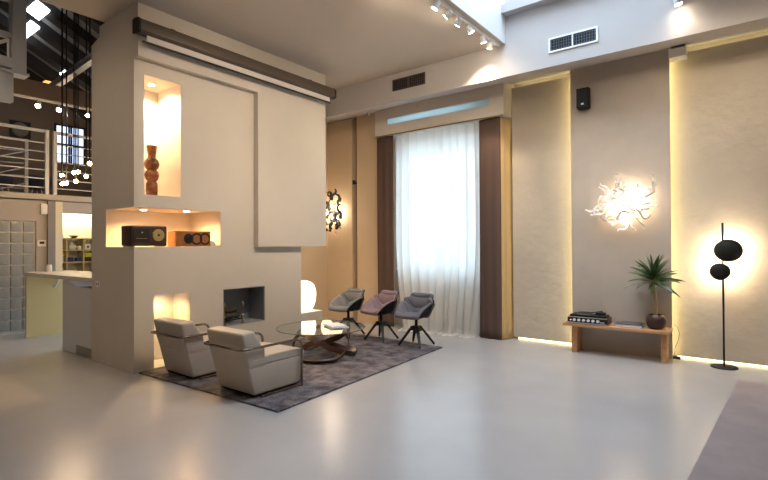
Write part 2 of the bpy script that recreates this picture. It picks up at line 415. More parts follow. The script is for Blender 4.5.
t = thing('speaker', 'cherry wood loudspeaker lying on its side beside the radio', 'speaker', (-6.11, 3.61, 1.5415))
MB().box(-.11, .11, -.24, .27, 0, .205, .006, 1).build('cabinet', 'speaker_wood', t)
for y, r in ((-.06, .055), (.058, .070), (.182, .072)):
    o = MB().tube([(.112, y+r*cos(a*pi/16), .102+r*sin(a*pi/16)) for a in range(32)], .012, 6, True).build('driver_ring', 'black', t)
    if r < .06: MB().cyl((.108, y, .102), (.115, y, .102), r, seg=24).build('driver_cone', 'black_matte', o)
    else:
        MB().lathe([(.0, -.004), (.022, .004), (r, .0), (r, .004), (0, .006)]).build('driver_cone', 'speaker_wood', o).matrix_local = Matrix.Translation((.108, y, .102)) @ Matrix.Rotation(pi/2, 4, 'Y')
b = MB(); b.prism([(-.05, 0), (.05, 0), (.045, .05), (-.005, .085), (-.04, .06)], 'x', -.012, .012)
o = tag(b.build('stone_figurine', 'plaster'), 'small pale stone piece standing at the end of the wooden speaker', 'ornament'); o.location = (-6.1, 3.96, 1.541)

# glowing lamp on plinth
t = thing('table_lamp', 'glowing rounded opal lamp sitting on the low plinth', 'lamp', (-6.27, 5.845, .415))
MB().lathe([(.0, 0), (.13, 0), (.165, .03), (.20, .09), (.225, .18), (.235, .27), (.228, .36), (.20, .44), (.155, .485), (.09, .51), (0, .515)], seg=36).build('shade', 'globe', t)
lamp('POINT', 'opal_glow', (-6.0, 6.3, .75), 5, (1, .72, .42), None, .2)

# wall bits
t = tag(MB().box(XF, XF+.004, 4.357, 4.46, 1.29, 1.385, .001, 1).build('access_plate', 'plaster'), 'small square plaster-coloured switch plate on the chimney front', 'access')  # square access plate on the plaster, no working parts modelled
t = thing('wall_socket', 'white double wall socket on the chimney side above the kitchen bar', 'socket', (-7.0, 2.83, 1.045))
MB().box(-.06, .06, -.008, 0, -.04, .04, .003, 1).build('faceplate', 'white', t)
for x in (-.028, .028): MB().cyl((x, -.0085, 0), (x, -.004, 0), .017, seg=16).build('outlet_hole', 'grey_post', t)
tag(MB().cyl((-6.388, 2.826, .29), (-6.388, 2.83, .29), .035, seg=24).build('blanking_plate', 'plaster'), 'round plaster-coloured blanking plate low on the chimney side', 'plate')  # plain round blanking plate, no outlet modelled

# projector screen
t = thing('projector_screen', 'bronze projector screen housing with a strip of pale screen above the chimney', 'screen', (-5.80, 4.45, 4.0))
MB().prism([(-.09, .10), (.03, .08), (.07, .11), (.075, .20), (.05, .25), (-.04, .265), (-.09, .25)], 'y', -1.66, 1.68).build('housing', 'screen_box', t)
MB().box(.02, .026, -1.57, 1.58, .0, .12).build('screen_fabric', 'screen_cloth', t)
MB().box(.012, .034, -1.62, 1.60, -.016, .004).build('weight_bar', 'black', t)
for y in (-1.675, 1.68): MB().prism([(-.092, .095), (.035, .075), (.075, .105), (.08, .2), (.053, .255), (-.04, .27), (-.092, .255)], 'y', y-.012, y+.012).build('end_cap', 'black', t)

for y in (-1.2, 1.2): MB().box(-.094, -.04, y-.03, y+.03, .24, .30).build('mount_bracket', 'black', t)
# ------------------------------------------------------------------ ceiling track lights
t0 = tag(MB().box(-3.005, -2.965, 2.0, 6.72, ZC-.025, ZC).build('light_track', 'white'), 'white light track along the ceiling beside the skylight', 'light track')
WARM = (1, .79, .56)
sp = [((-2.985, 4.96), (-5.6, 4.2, .3)), ((-2.985, 5.24), (-5.9, 5.4, 2.8)), ((-2.985, 5.51), (-6.2, 6.9, 1.6)), ((-2.985, 5.79), (-1.6, 7.4, 1.0)), ((-2.985, 6.19), (-2.95, 6.75, 3.2)), ((-2.985, 6.43), (-3.7, 7.3, 3.0))]
spl = ['first from the frame top', 'second from the frame top', 'third from the frame top', 'fourth from the frame top', 'fifth from the frame top', 'sixth from the frame top, beside the upper wall']
def spotlight(x, y, tgt, label, energy, z=ZC-.025, col=WARM, spot=70, group='track spotlights by the skylight', name='track_spotlight', mat='white'):
    t = thing(name, label, 'spotlight', (x, y, z), 0, group)
    p = Vector((0, 0, -.065)); d = (Vector(tgt)-Vector((x, y, z))-p).normalized()
    MB().cyl((0, 0, 0), (0, 0, -.05), .010, seg=8).build('stem', mat, t)
    MB().tube([p-d*.045, p+d*.05], [.034, .04], 16).build('head', mat, t)
    MB().tube([p+d*.048, p+d*.054], [.036, .036], 16).build('lens', 'bulb_white', t)
    w = Vector((x, y, z))+p+d*.09
    lamp('SPOT', 'spot_beam', w, energy, col, None, .03, tgt, spot, .8)
for i, (((x, y), tg), l) in enumerate(zip(sp, spl)): spotlight(x, y, tg, 'white track spotlight, '+l+', on the skylight track', 9 if i == 4 else 115 if i == 5 else 70, spot=130 if i == 4 else 70)
# unseen spotlights added further along the track to light chimney and header
for y, tg in ((2.2, (-5.9, 3.2, 1.5)), (3.0, (-5.9, 4.6, 2.6)), (4.0, (-5.2, 7.35, 3.3)), (4.5, (-5.9, 3.4, 2.8))):
    spotlight(-2.985, y, tg, 'unseen track spotlight added above the frame to light the walls', 62, spot=80)
spotlight(-.70, 6.62, (-.40, 6.78, 3.2), 'white ceiling spotlight close to the upper wall beyond the skylight', 4.5, group='ceiling spotlights beyond the skylight', spot=110)
for x, y, tg in ((.2, 5.0, (-.6, 7.5, 2.2)), (.9, 3.5, (.9, 7.5, 2.2)), (0., 4.2, (-1.6, 7.5, 1.6))):
    spotlight(x, y, tg, 'white ceiling spotlight above the frame beyond the skylight', 55, z=ZC, group='ceiling spotlights beyond the skylight', spot=80)

spotlight(-6.5, -.3, (-7.0, 2.83, 1.9), 'unseen ceiling spotlight added above the frame to light the chimney side', 62, z=ZC, group='added ceiling spotlights by the chimney', spot=85)  # unseen spotlight, added to warm the side of the chimney
# vents and detectors on the upper wall
def vent(x0, x1, z0, z1, label, frame, slat, n, fw):
    t = thing('air_vent', label, 'vent', ((x0+x1)/2, 6.75, z0))
    w = (x1-x0)/2; h = z1-z0
    b = MB()
    for a in ((-w, w, 0, fw), (-w, w, h-fw, h), (-w, -w+fw, fw, h-fw), (w-fw, w, fw, h-fw), (-.008, .008, fw, h-fw)): b.box(a[0], a[1], -.018, 0, a[2], a[3])
    b.build('frame', frame, t)
    MB().box(-w+fw, w-fw, -.003, 0, fw, h-fw).build('backing', slat[0], t)
    b = MB()
    for i in range(n):
        x = -w+fw+(2*w-2*fw)*(i+.5)/n
        b.box(x-.0025, x+.0025, -.014, -.003, fw, h-fw)
    for i in range(4):
        z = fw+(h-2*fw)*(i+.5)/4; b.box(-w+fw, w-fw, -.010, -.006, z-.002, z+.002)
    b.build('louvre', slat[1], t)
vent(-4.955, -4.295, 4.20, 4.395, 'dark bronze air vent in the upper wall left of the track lights', 'screen_box', ('black', 'screen_box'), 16, .012)
vent(-2.255, -1.61, 4.20, 4.405, 'white-framed air vent with a blue grey grille in the upper wall', 'white', ('black', 'vent_slat'), 18, .022)
t = thing('dome_camera', 'small white security camera under the soffit beside the plaster box', 'camera', (-5.834, 7.16, 4.075))
MB().lathe([(.035, .0), (.035, -.02), (0, -.02)][::-1], seg=16).build('mount', 'plastic', t)
MB().ball((0, -.01, -.035), .026, u=16, v=10).build('housing', 'plastic', t); MB().ball((.0, -.033, -.04), .010, u=10, v=8).build('lens', 'black', t)
t = thing('emergency_light', 'cream box light fixed under the soffit at the corner of the taupe panel', 'light', (-.78, 7.40, 3.97))
MB().box(-.10, .10, -.10, .09, 0, .12, .015, 2).build('housing', 'plastic', t)
MB().box(-.08, .08, -.04, .08, .12, .165).build('mount_bracket', 'vent_grey', t)
t = thing('wall_speaker', 'small black loudspeaker mounted high on the taupe panel', 'speaker', (-1.965, 7.46, 3.52))
MB().prism([(-.085, -.05), (-.085, -.15), (.085, -.15), (.085, -.05), (.05, -.01), (-.05, -.01)], 'z', 0, .285).build('cabinet', 'black_matte', t)
MB().box(-.078, .078, -.158, -.15, .012, .273, .004, 1).build('grille', 'black', t)
MB().box(-.018, .018, -.162, -.157, .04, .065).build('badge', 'metal', t)
MB().box(-.03, .03, -.02, 0, .12, .2).build('bracket', 'black', t)
t = thing('wall_spotlight', 'tiny black cylinder spotlight in the dark joint between the honey panels', 'spotlight', (-6.455, 7.50, 2.77))
MB().cyl((0, -.06, 0), (0, -.06, .09), .032, seg=14).build('head', 'black', t); MB().box(-.012, .012, -.06, .16, .03, .06).build('bracket', 'black', t)
MB().cyl((0, -.06, -.004), (0, -.06, 0), .026, seg=14).build('lens', 'plastic', t)

# ------------------------------------------------------------------ ribbon sconces
def smooth(a, b_, x):
    x = max(0, min(1, (x-a)/(b_-a))); return x*x*(3-2*x)
def sconce(cx, cy, cz, rx, rz, mat, label, seed, n, energy, wid=.019):
    rnd = random.Random(seed)
    t = thing('ribbon_sconce', label, 'wall lamp', (cx, cy, cz))
    MB().cyl((0, 0, 0), (0, -.03, 0), .07, seg=24).build('backplate', mat, t)
    for i in range(5):
        a = i*2*pi/5+.5
        MB().ball((.40*rx*cos(a), -.055, .40*rz*sin(a)), .024, u=12, v=8).build('bulb', 'bulb_sconce', t)
        lamp('POINT', 'sconce_bulb', (cx+.40*rx*cos(a), cy-.10, cz+.40*rz*sin(a)), energy/5, (1, .80, .58), None, .05)
    for i in range(n):
        a = rnd.uniform(0, 2*pi); q = rnd.uniform(.02, .95)**.6
        px, pz = q*rx*cos(a), q*rz*sin(a)
        dr = rnd.uniform(0, 2*pi); L = rnd.uniform(.13, .24); amp = rnd.uniform(.018, .032); ph = rnd.uniform(0, 6); cyc = rnd.uniform(.9, 1.4)
        y0 = -rnd.uniform(.08, .16); dy = rnd.uniform(-.05, .03)
        pts = []; N = 22; dirn = dr; p = Vector((px-cos(dr)*L/2, y0, pz-sin(dr)*L/2)); hook = rnd.choice((-1, 1))
        for k in range(N+1):                      # a wavy band that curls up at its end
            u = k/N
            turn = .42*sin(ph+u*cyc*2*pi)+(hook*.50*smooth(.6, 1, u))
            dirn += turn*.55
            p = p+Vector((cos(dirn), 0, sin(dirn)))*(L*1.5/N); p.y = y0+dy*u+.01*cos(ph+u*5)
            pts.append(p.copy())
        ws = []
        for k in range(N+1):
            d = (pts[min(k+1, N)]-pts[max(k-1, 0)]).normalized(); wk = wid*(.55+.45*sin(pi*min(1, .15+k/N)))
            ws.append(Vector((-d.z*.75, -.66, d.x*.75))*wk)
        b = MB(); b.strip(pts, ws, .002)
        b.tube([(px*.3, -.02, pz*.3), pts[N//2]+Vector((0, .006, 0))], .002, 5)
        b.build('ribbon', mat, t)
sconce(-1.43, 7.46, 2.13, .38, .29, 'ribbon_white', 'glowing white curled-ribbon wall sconce on the taupe panel', 3, 60, 26)
sconce(-6.97, 7.44, 2.2, .35, .36, 'ribbon_dark', 'black curled-ribbon wall sconce glowing on the honey panel beside the chimney', 8, 40, 30, .027)

# ------------------------------------------------------------------ curtains
def lerp(a, b, u): return a+(b-a)*u
def sheer(u, v):          # v 0 top .. 1 puddle
    z = lerp(3.615, .0, min(v/.94, 1))
    k = max(0, (v-.45)/.5); k = min(k, 1); k2 = k*k
    x = lerp(-5.48+.28*k2, -3.66-.10*k2, u)
    am = .032+.03*v
    ph = u*2*pi*11+1.6*sin(u*9)+.9*sin(v*3+u*4)
    y = 7.50+am*sin(ph)*(1-.3*k2)+.05*k2*sin(u*2*pi*5+1)+.012*sin(u*40+v*2)-.22*k2*(1-.6*u)-.04*k2
    x += .02*cos(ph)+.05*k2*sin(u*7+1)
    if v > .94:
        q = (v-.94)/.06; y -= .16*q+.03*sin(ph*.5); z = .012+.02*(1+sin(ph*.7))*(1-q)
    return (x, y, max(z, .008))
t = tag(MB().grid(sheer, 190, 46).build('sheer_curtain', 'sheer', None, 180), 'tall white sheer curtain over the window, gathered in a puddle on the floor', 'curtain')
def drape_mesh(path, amp, seed, puddle=0):
    # path in plan: list of (x,y); extruded in height with soft folds
    rnd = random.Random(seed); P = [Vector(p) for p in path]
    ls = [0]
    for a, c in zip(P, P[1:]): ls.append(ls[-1]+(c-a).length)
    def f(u, v):
        s = u*ls[-1]
        for i in range(len(P)-1):
            if s <= ls[i+1]+1e-9: break
        w = (s-ls[i])/(ls[i+1]-ls[i]); p = P[i].lerp(P[i+1], w); d = (P[i+1]-P[i]).normalized()
        fold = amp*(.6+.6*v)*sin(s*38+seed+.6*sin(v*4))
        z = lerp(3.615, .006, v)
        return (p.x-d.y*fold, p.y+d.x*fold-.02*v*v*puddle, z)
    return MB().grid(f, 64, 24)
o = drape_mesh([(-5.80, 7.37), (-5.62, 7.35), (-5.45, 7.36), (-5.42, 7.38)], .010, 2).build('brown_drape', 'drape', None, 180)
tag(o, 'dark brown drape hanging beside the honey wall strip', 'curtain', 'brown drapes flanking the sheer curtain'); 
o2 = drape_mesh([(-3.64, 7.40), (-3.60, 7.375), (-3.45, 7.36), (-3.32, 7.36), (-3.28, 7.37), (-3.265, 7.40)], .006, 5, .6).build('brown_drape', 'drape', None, 180)
tag(o2, 'dark brown drape with a golden lit edge beside the narrow embossed panel', 'curtain', 'brown drapes flanking the sheer curtain')
o3 = drape_mesh([(-3.262, 7.385), (-3.235, 7.44), (-3.215, 7.52), (-3.195, 7.60), (-3.175, 7.69)], .004, 3).build('gold_glow_return', 'lining', o2, 180)  # side return of the brown drape, its lit gold painted on
o3['label'] = 'drape side returning to the wall, LED glow painted in gold'
for q in (o, o2, o3):
    md = q.modifiers.new('thick', 'SOLIDIFY'); md.thickness = .006
tag(MB().box(-5.78, -3.19, 7.305, 7.32, 3.61, 3.63).build('curtain_track', 'brass'), 'narrow curtain track under the plaster box', 'curtain track')

# ------------------------------------------------------------------ rugs
def rug(name, poly, z, mat, label):
    b = MB(); b.prism(poly, 'z', 0.001, z)
    return tag(b.build(name, mat, None, 0), label, 'rug')
rug('area_rug', [(-5.96, 2.87), (-3.52, 2.97), (-3.735, 6.30), (-5.965, 6.38)], .018, 'rug', 'dark mottled aubergine rug under the armchairs and glass table')
rug('plain_rug', [(-.17, 6.74), (2.0, 6.37), (1.8, .9), (-.54, 1.0)], .015, 'rug2', 'plain mauve grey rug in front of the floor lamp')
RZ = .019

# ------------------------------------------------------------------ armchairs
def make_armchair(label, leather, X, Y, rz=0):
    t = thing('armchair', label, 'armchair', (X, Y, RZ), rz, 'putty leather armchairs')
    W = .305
    b = MB()
    b.prism([(-.26, .03), (.375, .03), (.40, .09), (.41, .33), (-.335, .33)], 'x', -W, W)
    bmesh.ops.bevel(b.bm, geom=b.bm.edges[:], offset=.022, segments=3, affect='EDGES', profile=.6)
    b.build('body', leather, t, 60)
    b = MB(); b.prism([(-.30, .315), (.405, .315), (.425, .345), (.405, .385), (.33, .405), (-.30, .395)], 'x', -W-.004, W+.004)
    bmesh.ops.bevel(b.bm, geom=b.bm.edges[:], offset=.024, segments=4, affect='EDGES', profile=.6)
    b.build('seat_cushion', leather, t, 60)
    b = MB(); b.prism([(-.325, .30), (-.385, .50), (-.13, .50), (-.115, .30)], 'x', -W-.002, W+.002)
    bmesh.ops.bevel(b.bm, geom=b.bm.edges[:], offset=.02, segments=3, affect='EDGES', profile=.6)
    b.build('back', leather, t, 60)
    b = MB(); b.prism([(-.375, .475), (-.415, .665), (-.255, .675), (-.14, .49)], 'x', -W-.004, W+.004)
    bmesh.ops.bevel(b.bm, geom=b.bm.edges[:], offset=.034, segments=4, affect='EDGES', profile=.6)
    b.build('back_cushion', leather, t, 60)
    b = MB(); w = W+.028
    pts = []
    def arc(c, r, a0, a1, n, pl):
        for k in range(n+1):
            a = RAD(lerp(a0, a1, k/n)); pts.append(pl(c, r, a))
    # right leg up, arm back, around the back, left arm, left leg
    side = lambda sx: [(sx*w, .35, 0.0), (sx*w, .35, .40), (sx*w, .345, .45), (sx*w, .325, .485), (sx*w, .285, .505), (sx*w, .23, .51), (sx*w, -.30, .51), (sx*w, -.38, .512), (sx*(w-.02), -.42, .512), (sx*(w-.05), -.437, .512)]
    b.tube(side(1)+side(-1)[::-1], .0135, 10)
    b.build('tube_frame', 'chrome', t, 80)
    for sx in (-1, 1): MB().tube([(sx*w, .35, .014), (sx*w, -.20, .014)], .0125, 8).build('runner', 'chrome', t)
    MB().box(-W+.03, W-.03, -.25, .36, .018, .034).build('base_board', 'black', t)
    return t
make_armchair('putty leather armchair nearer the middle of the rug with its tube arms showing', 'leather', -4.285, 3.32)
make_armchair('greyer putty leather armchair beside the lit low niche, nearer the chimney', 'leather2', -5.385, 3.32)

# ------------------------------------------------------------------ glass table
TX, TY, TZ = -4.78, 4.80, .42
t = thing('coffee_table', 'round glass coffee table on interlaced walnut ribbons', 'coffee table', (TX, TY, RZ))
b = MB(); b.lathe([(0, TZ-RZ-.012), (.60, TZ-RZ-.012), (.606, TZ-RZ-.006), (.60, TZ-RZ), (0, TZ-RZ)], seg=64); b.build('glass_top', 'table_glass', t)
MB().tube([(.604*cos(a*pi/48), .604*sin(a*pi/48), TZ-RZ-.006) for a in range(96)], .0058, 6, True).build('glass_edge', 'glass_rim', t)
def loop(ang, rx, tilt, off, ztop):
    pts = []; ws = []; N = 56
    for k in range(N):
        a = 2*pi*k/N
        u = rx*cos(a); h = .5*ztop*(1+sin(a))
        side = tilt*sin(a)*(1 if sin(a) < 0 else .62)+off
        x = cos(ang)*u-sin(ang)*side; y = sin(ang)*u+cos(ang)*side
        pts.append(Vector((x, y, max(.034, h))))
        n = Vector((-sin(ang)*.75, cos(ang)*.75, -.55)).normalized()
        ws.append(n*.040)
    pts.append(pts[0]); ws.append(ws[0])
    return pts, ws
for ang, rx, tilt, off in ((RAD(62+90), .38, .48, 0), (RAD(188+90), .38, .48, 0), (RAD(310+90), .38, .48, 0)):
    p, w = loop(ang, rx, tilt, off, TZ-RZ-.044)
    MB().strip(p, w, .010).build('walnut_ribbon', 'walnut', t, 60)
def book(name, x, y, z, w, d, h, rz, cover, label, cat, group=None):
    t = thing(name, label, cat, (x, y, z), rz, group)
    b = MB(); b.box(-w/2, w/2, -d/2, d/2, 0, .003); b.box(-w/2, w/2, -d/2, d/2, h-.003, h); b.box(-w/2, -w/2+.004, -d/2, d/2, 0, h)
    b.build('cover', cover, t); MB().box(-w/2+.004, w/2-.006, -d/2+.005, d/2-.005, .003, h-.003).build('pages', 'paper', t)
book('magazine', -4.60, 4.92, TZ+.0005, .34, .26, .014, -.55, 'paper_blue', 'blue-edged magazine at the bottom of the pair on the glass table', 'magazine', 'magazines on the glass table')
book('magazine', -4.65, 4.94, TZ+.015, .30, .22, .010, -.40, 'paper', 'white magazine on top of the blue-edged one on the glass table', 'magazine', 'magazines on the glass table')

# ------------------------------------------------------------------ tub chairs
def prof(s):
    P = [(-.235, .425), (-.21, .448), (-.12, .452), (0, .438), (.10, .432), (.165, .455), (.205, .52), (.232, .62), (.262, .72), (.285, .795)]
    x = s*(len(P)-1); i = min(int(x), len(P)-2); f = x-i
    g = lambda k: Vector(P[max(0, min(k, len(P)-1))])
    p0, p1, p2, p3 = g(i-1), g(i), g(i+1), g(i+2)
    return .5*((2*p1)+(-p0+p2)*f+(2*p0-5*p1+4*p2-p3)*f*f+(-p0+3*p1-3*p2+p3)*f**3)
def smooth(a, b_, x):
    x = max(0, min(1, (x-a)/(b_-a))); return x*x*(3-2*x)
def tub(s, tt):
    p = prof(s)
    hw = lerp(.215, .285, smooth(0, .35, s)); hw = lerp(hw, .205, smooth(.62, 1, s))
    at = abs(tt)
    arm = .19*smooth(.02, .42, s)*(1-smooth(.60, .92, s))        # raised side wings
    rise = arm*smooth(.40, 1, at)
    curl = (.10*smooth(.45, .70, s)*(1-.65*smooth(.74, 1, s)))*(at**2.2)  # back wraps forward
    wide = hw*(at**.85)*(1 if tt > 0 else -1)
    corner = -.03*smooth(.85, 1, s)*at**6
    return Vector((wide*.95, (p.x-curl)*.93, .44+(p.y-.44)*.93+rise+.012*at*at+corner))
def make_tub(label, fabric):
    t = thing('tub_chair', label, 'chair', (0, 0, RZ), 0, 'quilted tub chairs in a row')
    o = MB().grid(lambda u, v: tub(u, 2*v-1)-Vector((0, 0, 0)), 36, 26).build('shell', 'black_matte', t, 180)
    md = o.modifiers.new('thick', 'SOLIDIFY'); md.thickness = .014; md.offset = 0
    def pad(u, v):
        s = .015+.97*u; tt = (2*v-1)*.97
        p = tub(s, tt); e = 1e-3
        du = tub(min(1, s+e), tt)-tub(max(0, s-e), tt); dv = tub(s, tt+e)-tub(s, tt-e)
        n = du.cross(dv)
        n = n.normalized() if n.length > 1e-12 else Vector((0, 0, 1))
        if n.z < 0 and s < .5: n = -n
        if s >= .5 and n.y > 0 and abs(n.y) > abs(n.z): n = -n
        groove = abs(sin(s*pi*5.5+.4))**.35
        edge = smooth(0, .06, u)*smooth(1, .94, u)*smooth(0, .05, v)*smooth(1, .95, v)
        return p+n*(.010+.034*groove*edge)
    o = MB().grid(pad, 80, 34).build('upholstery', fabric, t, 180)
    md = o.modifiers.new('thick', 'SOLIDIFY'); md.thickness = .012; md.offset = 1
    b = MB(); b.cyl((0, 0, .30), (0, 0, .43), .022, seg=14); b.cyl((0, 0, .42), (0, 0, .432), .10, seg=20); b.build('column', 'black', t)
    MB().prism([(-.10, .235), (.10, .235), (.06, .30), (-.06, .30)], 'y', -.06, .06).build('hub', 'black', t)
    for a in (pi/4, 3*pi/4, 5*pi/4, 7*pi/4):
        c, s_ = cos(a), sin(a); b = MB()
        pts = [(.05*c, .05*s_, .275), (.10*c, .10*s_, .245), (.275*c, .275*s_, .018)]
        d = Vector((-s_, c, 0))
        b.strip(pts, [d*.028, d*.026, d*.012], .016); b.build('leg', 'black', t)
    return t
c1 = make_tub('dark charcoal quilted tub chair in front of the sheer curtain', 'seat_dark')
c1.location = (-4.09, 6.135, RZ)
c2 = copy_tree(c1); c2['label'] = 'dusty pink quilted tub chair, middle of the row'; c2.location = (-4.785, 6.165, RZ)
c3 = copy_tree(c1); c3['label'] = 'pale grey quilted tub chair beside the glowing lamp plinth'; c3.location = (-5.47, 6.14, RZ)
for c, a in ((c1, .02), (c2, -.20), (c3, -.04)):
    for ch in c.children:
        if ch.name.split('.')[0] in ('shell', 'upholstery'): ch.rotation_euler.z = a; ch.location = (-.025, 0, 0)    # the seats swivel on their legs
for c, f in ((c2, 'seat_pink'), (c3, 'seat_grey')):
    for ch in c.children:
        if ch.name.startswith('upholstery'):
            ch.data = ch.data.copy(); ch.data.materials.clear(); ch.data.materials.append(M[f])

# ------------------------------------------------------------------ bench and things on it
BZ = .43
t = thing('bench', 'low honey oak bench against the taupe panel', 'bench', (-1.53, 7.24, 0))
MB().box(-.665, .66, -.20, .18, BZ-.042, BZ, .006, 1).build('bench_top', 'oak', t)
MB().prism([(-.57, 0), (-.50, 0), (-.485, BZ-.042), (-.57, BZ-.042)], 'y', -.09, .16).build('leg', 'oak', t)
MB().prism([(.555, 0), (.605, 0), (.62, BZ-.042), (.545, BZ-.042)], 'y', -.09, .16).build('leg', 'oak', t)
t = thing('record_player', 'black and silver record player with a row of knobs on the bench', 'record player', (-1.865, 7.19, BZ))
MB().box(-.265, .265, -.13, .13, .008, .098, .006, 1).build('cabinet', 'radio_wood', t)
o = MB().box(-.26, .26, -.137, -.13, .010, .096).build('front_panel', 'black', t)
for z in (.014, .092): MB().box(-.262, .262, -.1395, -.136, z-.006, z+.006).build('front_trim', 'metal', o)
for i in range(6): MB().cyl((-.165+i*.062, -.16, .053), (-.165+i*.062, -.137, .053), .019, seg=14).build('knob', 'white', o)
MB().cyl((-.218, -.142, .048), (-.218, -.136, .048), .010, seg=10).build('power_light', emit('red_pilot', (1, .1, .05), 1), o)
MB().box(.165, .23, -.1385, -.1365, .03, .045).build('slider', 'metal', o)
o = MB().box(-.235, .235, -.115, .12, .098, .124, .004, 1).build('turntable_plinth', 'black', t)
MB().lathe([(0, .124), (.108, .124), (.108, .141), (0, .141)], (-.06, 0, 0), 36).build('platter', 'vent_grey', o)
MB().lathe([(0, .141), (.104, .141), (.104, .145), (0, .145)], (-.06, 0, 0), 36).build('record', 'black', o)
b = MB(); b.tube([(.15, .06, .124), (.15, .06, .175), (.11, -.03, .170), (.05, -.06, .160)], .006, 6); b.ball((.15, .06, .145), .026, u=12, v=8); b.build('tonearm', 'black', o)
MB().box(.08, .20, .0, .09, .124, .155, .006, 1).build('tonearm_base', 'black', o)
book('book', -1.36, 7.24, BZ, .33, .25, .036, .03, 'book_grey', 'large grey book lying flat on the oak bench, under a smaller one', 'book', 'books on the bench')
book('book', -1.345, 7.25, BZ+.0365, .24, .19, .016, -.10, 'book_grey', 'smaller pale-edged grey book on top of the large one on the oak bench', 'book', 'books on the bench')
# potted dracaena
t = thing('potted_dracaena', 'spiky dracaena in a round dark brown pot at the end of the bench', 'plant', (-1.045, 7.22, BZ))
MB().lathe([(0, 0), (.075, 0), (.10, .025), (.118, .075), (.120, .115), (.108, .16), (.088, .185), (.080, .185), (.095, .15), (0, .15)], seg=32).build('pot', 'pot', t)
MB().lathe([(0, .155), (.092, .155), (.090, .16), (0, .165)], seg=20).build('soil', 'soil', t)
MB().tube([(0, 0, .15), (-.006, 0, .27), (-.004, 0, .40), (-.018, 0, .52), (-.030, 0, .64)], [.026, .024, .022, .021, .020], 10).build('trunk', 'trunk', t)
b = MB(); rnd = random.Random(11)
for i in range(38):
    az = i*2.39996; lev = i/37
    el = RAD(lerp(-18, 72, lev))+rnd.uniform(-.15, .15); L = lerp(.31, .39, rnd.random())*(1-.08*lev)
    base = Vector((-.026, 0, -.0+.60+.10*lev)); pts = []; ws = []
    for k in range(9):
        u = k/8; e = el-.18*u*u*(1.1-lev*.5)
        r = L*u
        p = base+Vector((cos(az)*cos(e)*r, sin(az)*cos(e)*r, sin(e)*r))
        if p.y > .21: p.y = .21
        pts.append(p)
        wd = .028*(1-u**2.5)*(.55+.9*min(u*3, 1))/1.3+.001
        roll = ((i*37) % 11/10-.5)*1.9
        ws.append((Vector((-sin(az), cos(az), 0))*cos(roll)+Vector((-sin(e)*cos(az), -sin(e)*sin(az), cos(e)))*sin(roll))*wd)
    b.strip(pts, ws, .0012)
b.build('foliage', 'leaf', t, 60)

# ------------------------------------------------------------------ floor lamp
LX, LY = -.322, 7.37
t = thing('floor_lamp', 'slim black floor lamp with two egg-shaped shades glowing on the wall', 'lamp', (LX, LY, 0))
MB().lathe([(0, 0), (.145, 0), (.145, .012), (.14, .016), (0, .018)], seg=40).build('base', 'black', t)
MB().cyl((0, 0, .015), (0, 0, 1.80), .0115, seg=12).build('pole', 'black', t)
def shade(cx, cz, rx, rz, e):
    o = MB().ball((cx, -.01, cz), rx, rx*.72, rz, 36, 20).build('shade', 'black_matte', t)
    # the lit slot on the wall side
    q = MB().cyl((cx, rx*.72*.80, cz), (cx, rx*.72*.93-.01, cz), rx*.42, rx*.32, 24).build('diffuser', 'lamp_glow', o)
    for ax_, az_ in ((.75, .25), (-.75, .25), (.45, -.55), (-.45, -.55), (.1, .8)):
        lamp('SPOT', 'lamp_side_wash', (LX+cx+ax_*rx*.5, LY+rx*.72+.02, cz+az_*rz*.5), e*1.7, (1, .80, .55), None, .04, (LX+cx+ax_*1.0, 7.62, cz+az_*1.0), 110, 1)
    lamp('AREA', 'lamp_wash', (LX+cx, LY+rx*.72+.004, cz), e, (1, .80, .54), None, sx=rx*.9, sy=rz*.9, target=(LX+cx, 9, cz))
shade(.055, 1.455, .150, .140, 5); shade(-.030, 1.193, .110, .108, 3.3)
t = thing('power_adapter', 'small black power adapter with a thin cable on the floor beside the bench', 'adapter', (-.85, 7.54, 0))
MB().box(-.045, .045, -.02, .02, 0, .035, .004, 1).build('adapter_body', 'black', t)
MB().tube([(-.02, .0, .03), (-.03, .015, .12), (.01, .022, .22), (.035, .024, .33), (.01, .03, .42), (-.03, .03, .46)], .003, 6).build('wall_cable', 'black', t)
tag(MB().tube([(-.80, 7.53, .006), (-.70, 7.46, .006), (-.60, 7.48, .006), (-.47, 7.43, .006)], .0035, 6).build('lamp_cable', 'plastic'), 'thin pale cable running over the floor to the floor lamp base', 'cable')
t = tag(MB().box(-.375, -.183, 7.596, 7.60, .315, .44, .002, 1).build('flush_socket_plate', 'relief'), 'flush rectangular socket plate low on the wide embossed panel behind the floor lamp', 'plate')

# ------------------------------------------------------------------ kitchen bar
t = thing('kitchen_bar', 'kitchen bar with stone top, pale yellow end panel and white front', 'counter', (-8.5, 2.84, 0))
T = Vector((8.5, -2.84, 0))
def kb(name, mb, mat, parent=t):
    o = mb.build(name, mat, parent); 
    if parent is t: o.location = T
    return o
kb('bar_top', MB().box(-9.94, -7.21, 2.84, 3.55, 1.055, 1.115, .004, 1), 'stone_top')
kb('end_panel', MB().box(-9.90, -9.84, 2.85, 3.5, 0, 1.055), 'lacquer_yellow')
kb('front_panel', MB().prism([(-8.27, .0), (-7.21, .0), (-7.21, .965), (-7.86, .965), (-8.22, 1.05), (-8.27, 1.05)], 'y', 2.85, 2.88), 'lacquer_white')
kb('inner_panel', MB().box(-8.27, -8.23, 2.88, 3.5, 0, 1.055), 'lacquer_white')
kb('open_shelf', MB().box(-7.9, -7.21, 2.90, 3.45, .93, .955), 'radio_wood')
kb('toe_grille', MB().box(-7.75, -7.21, 2.842, 2.85, .01, .14), 'vent_grey')
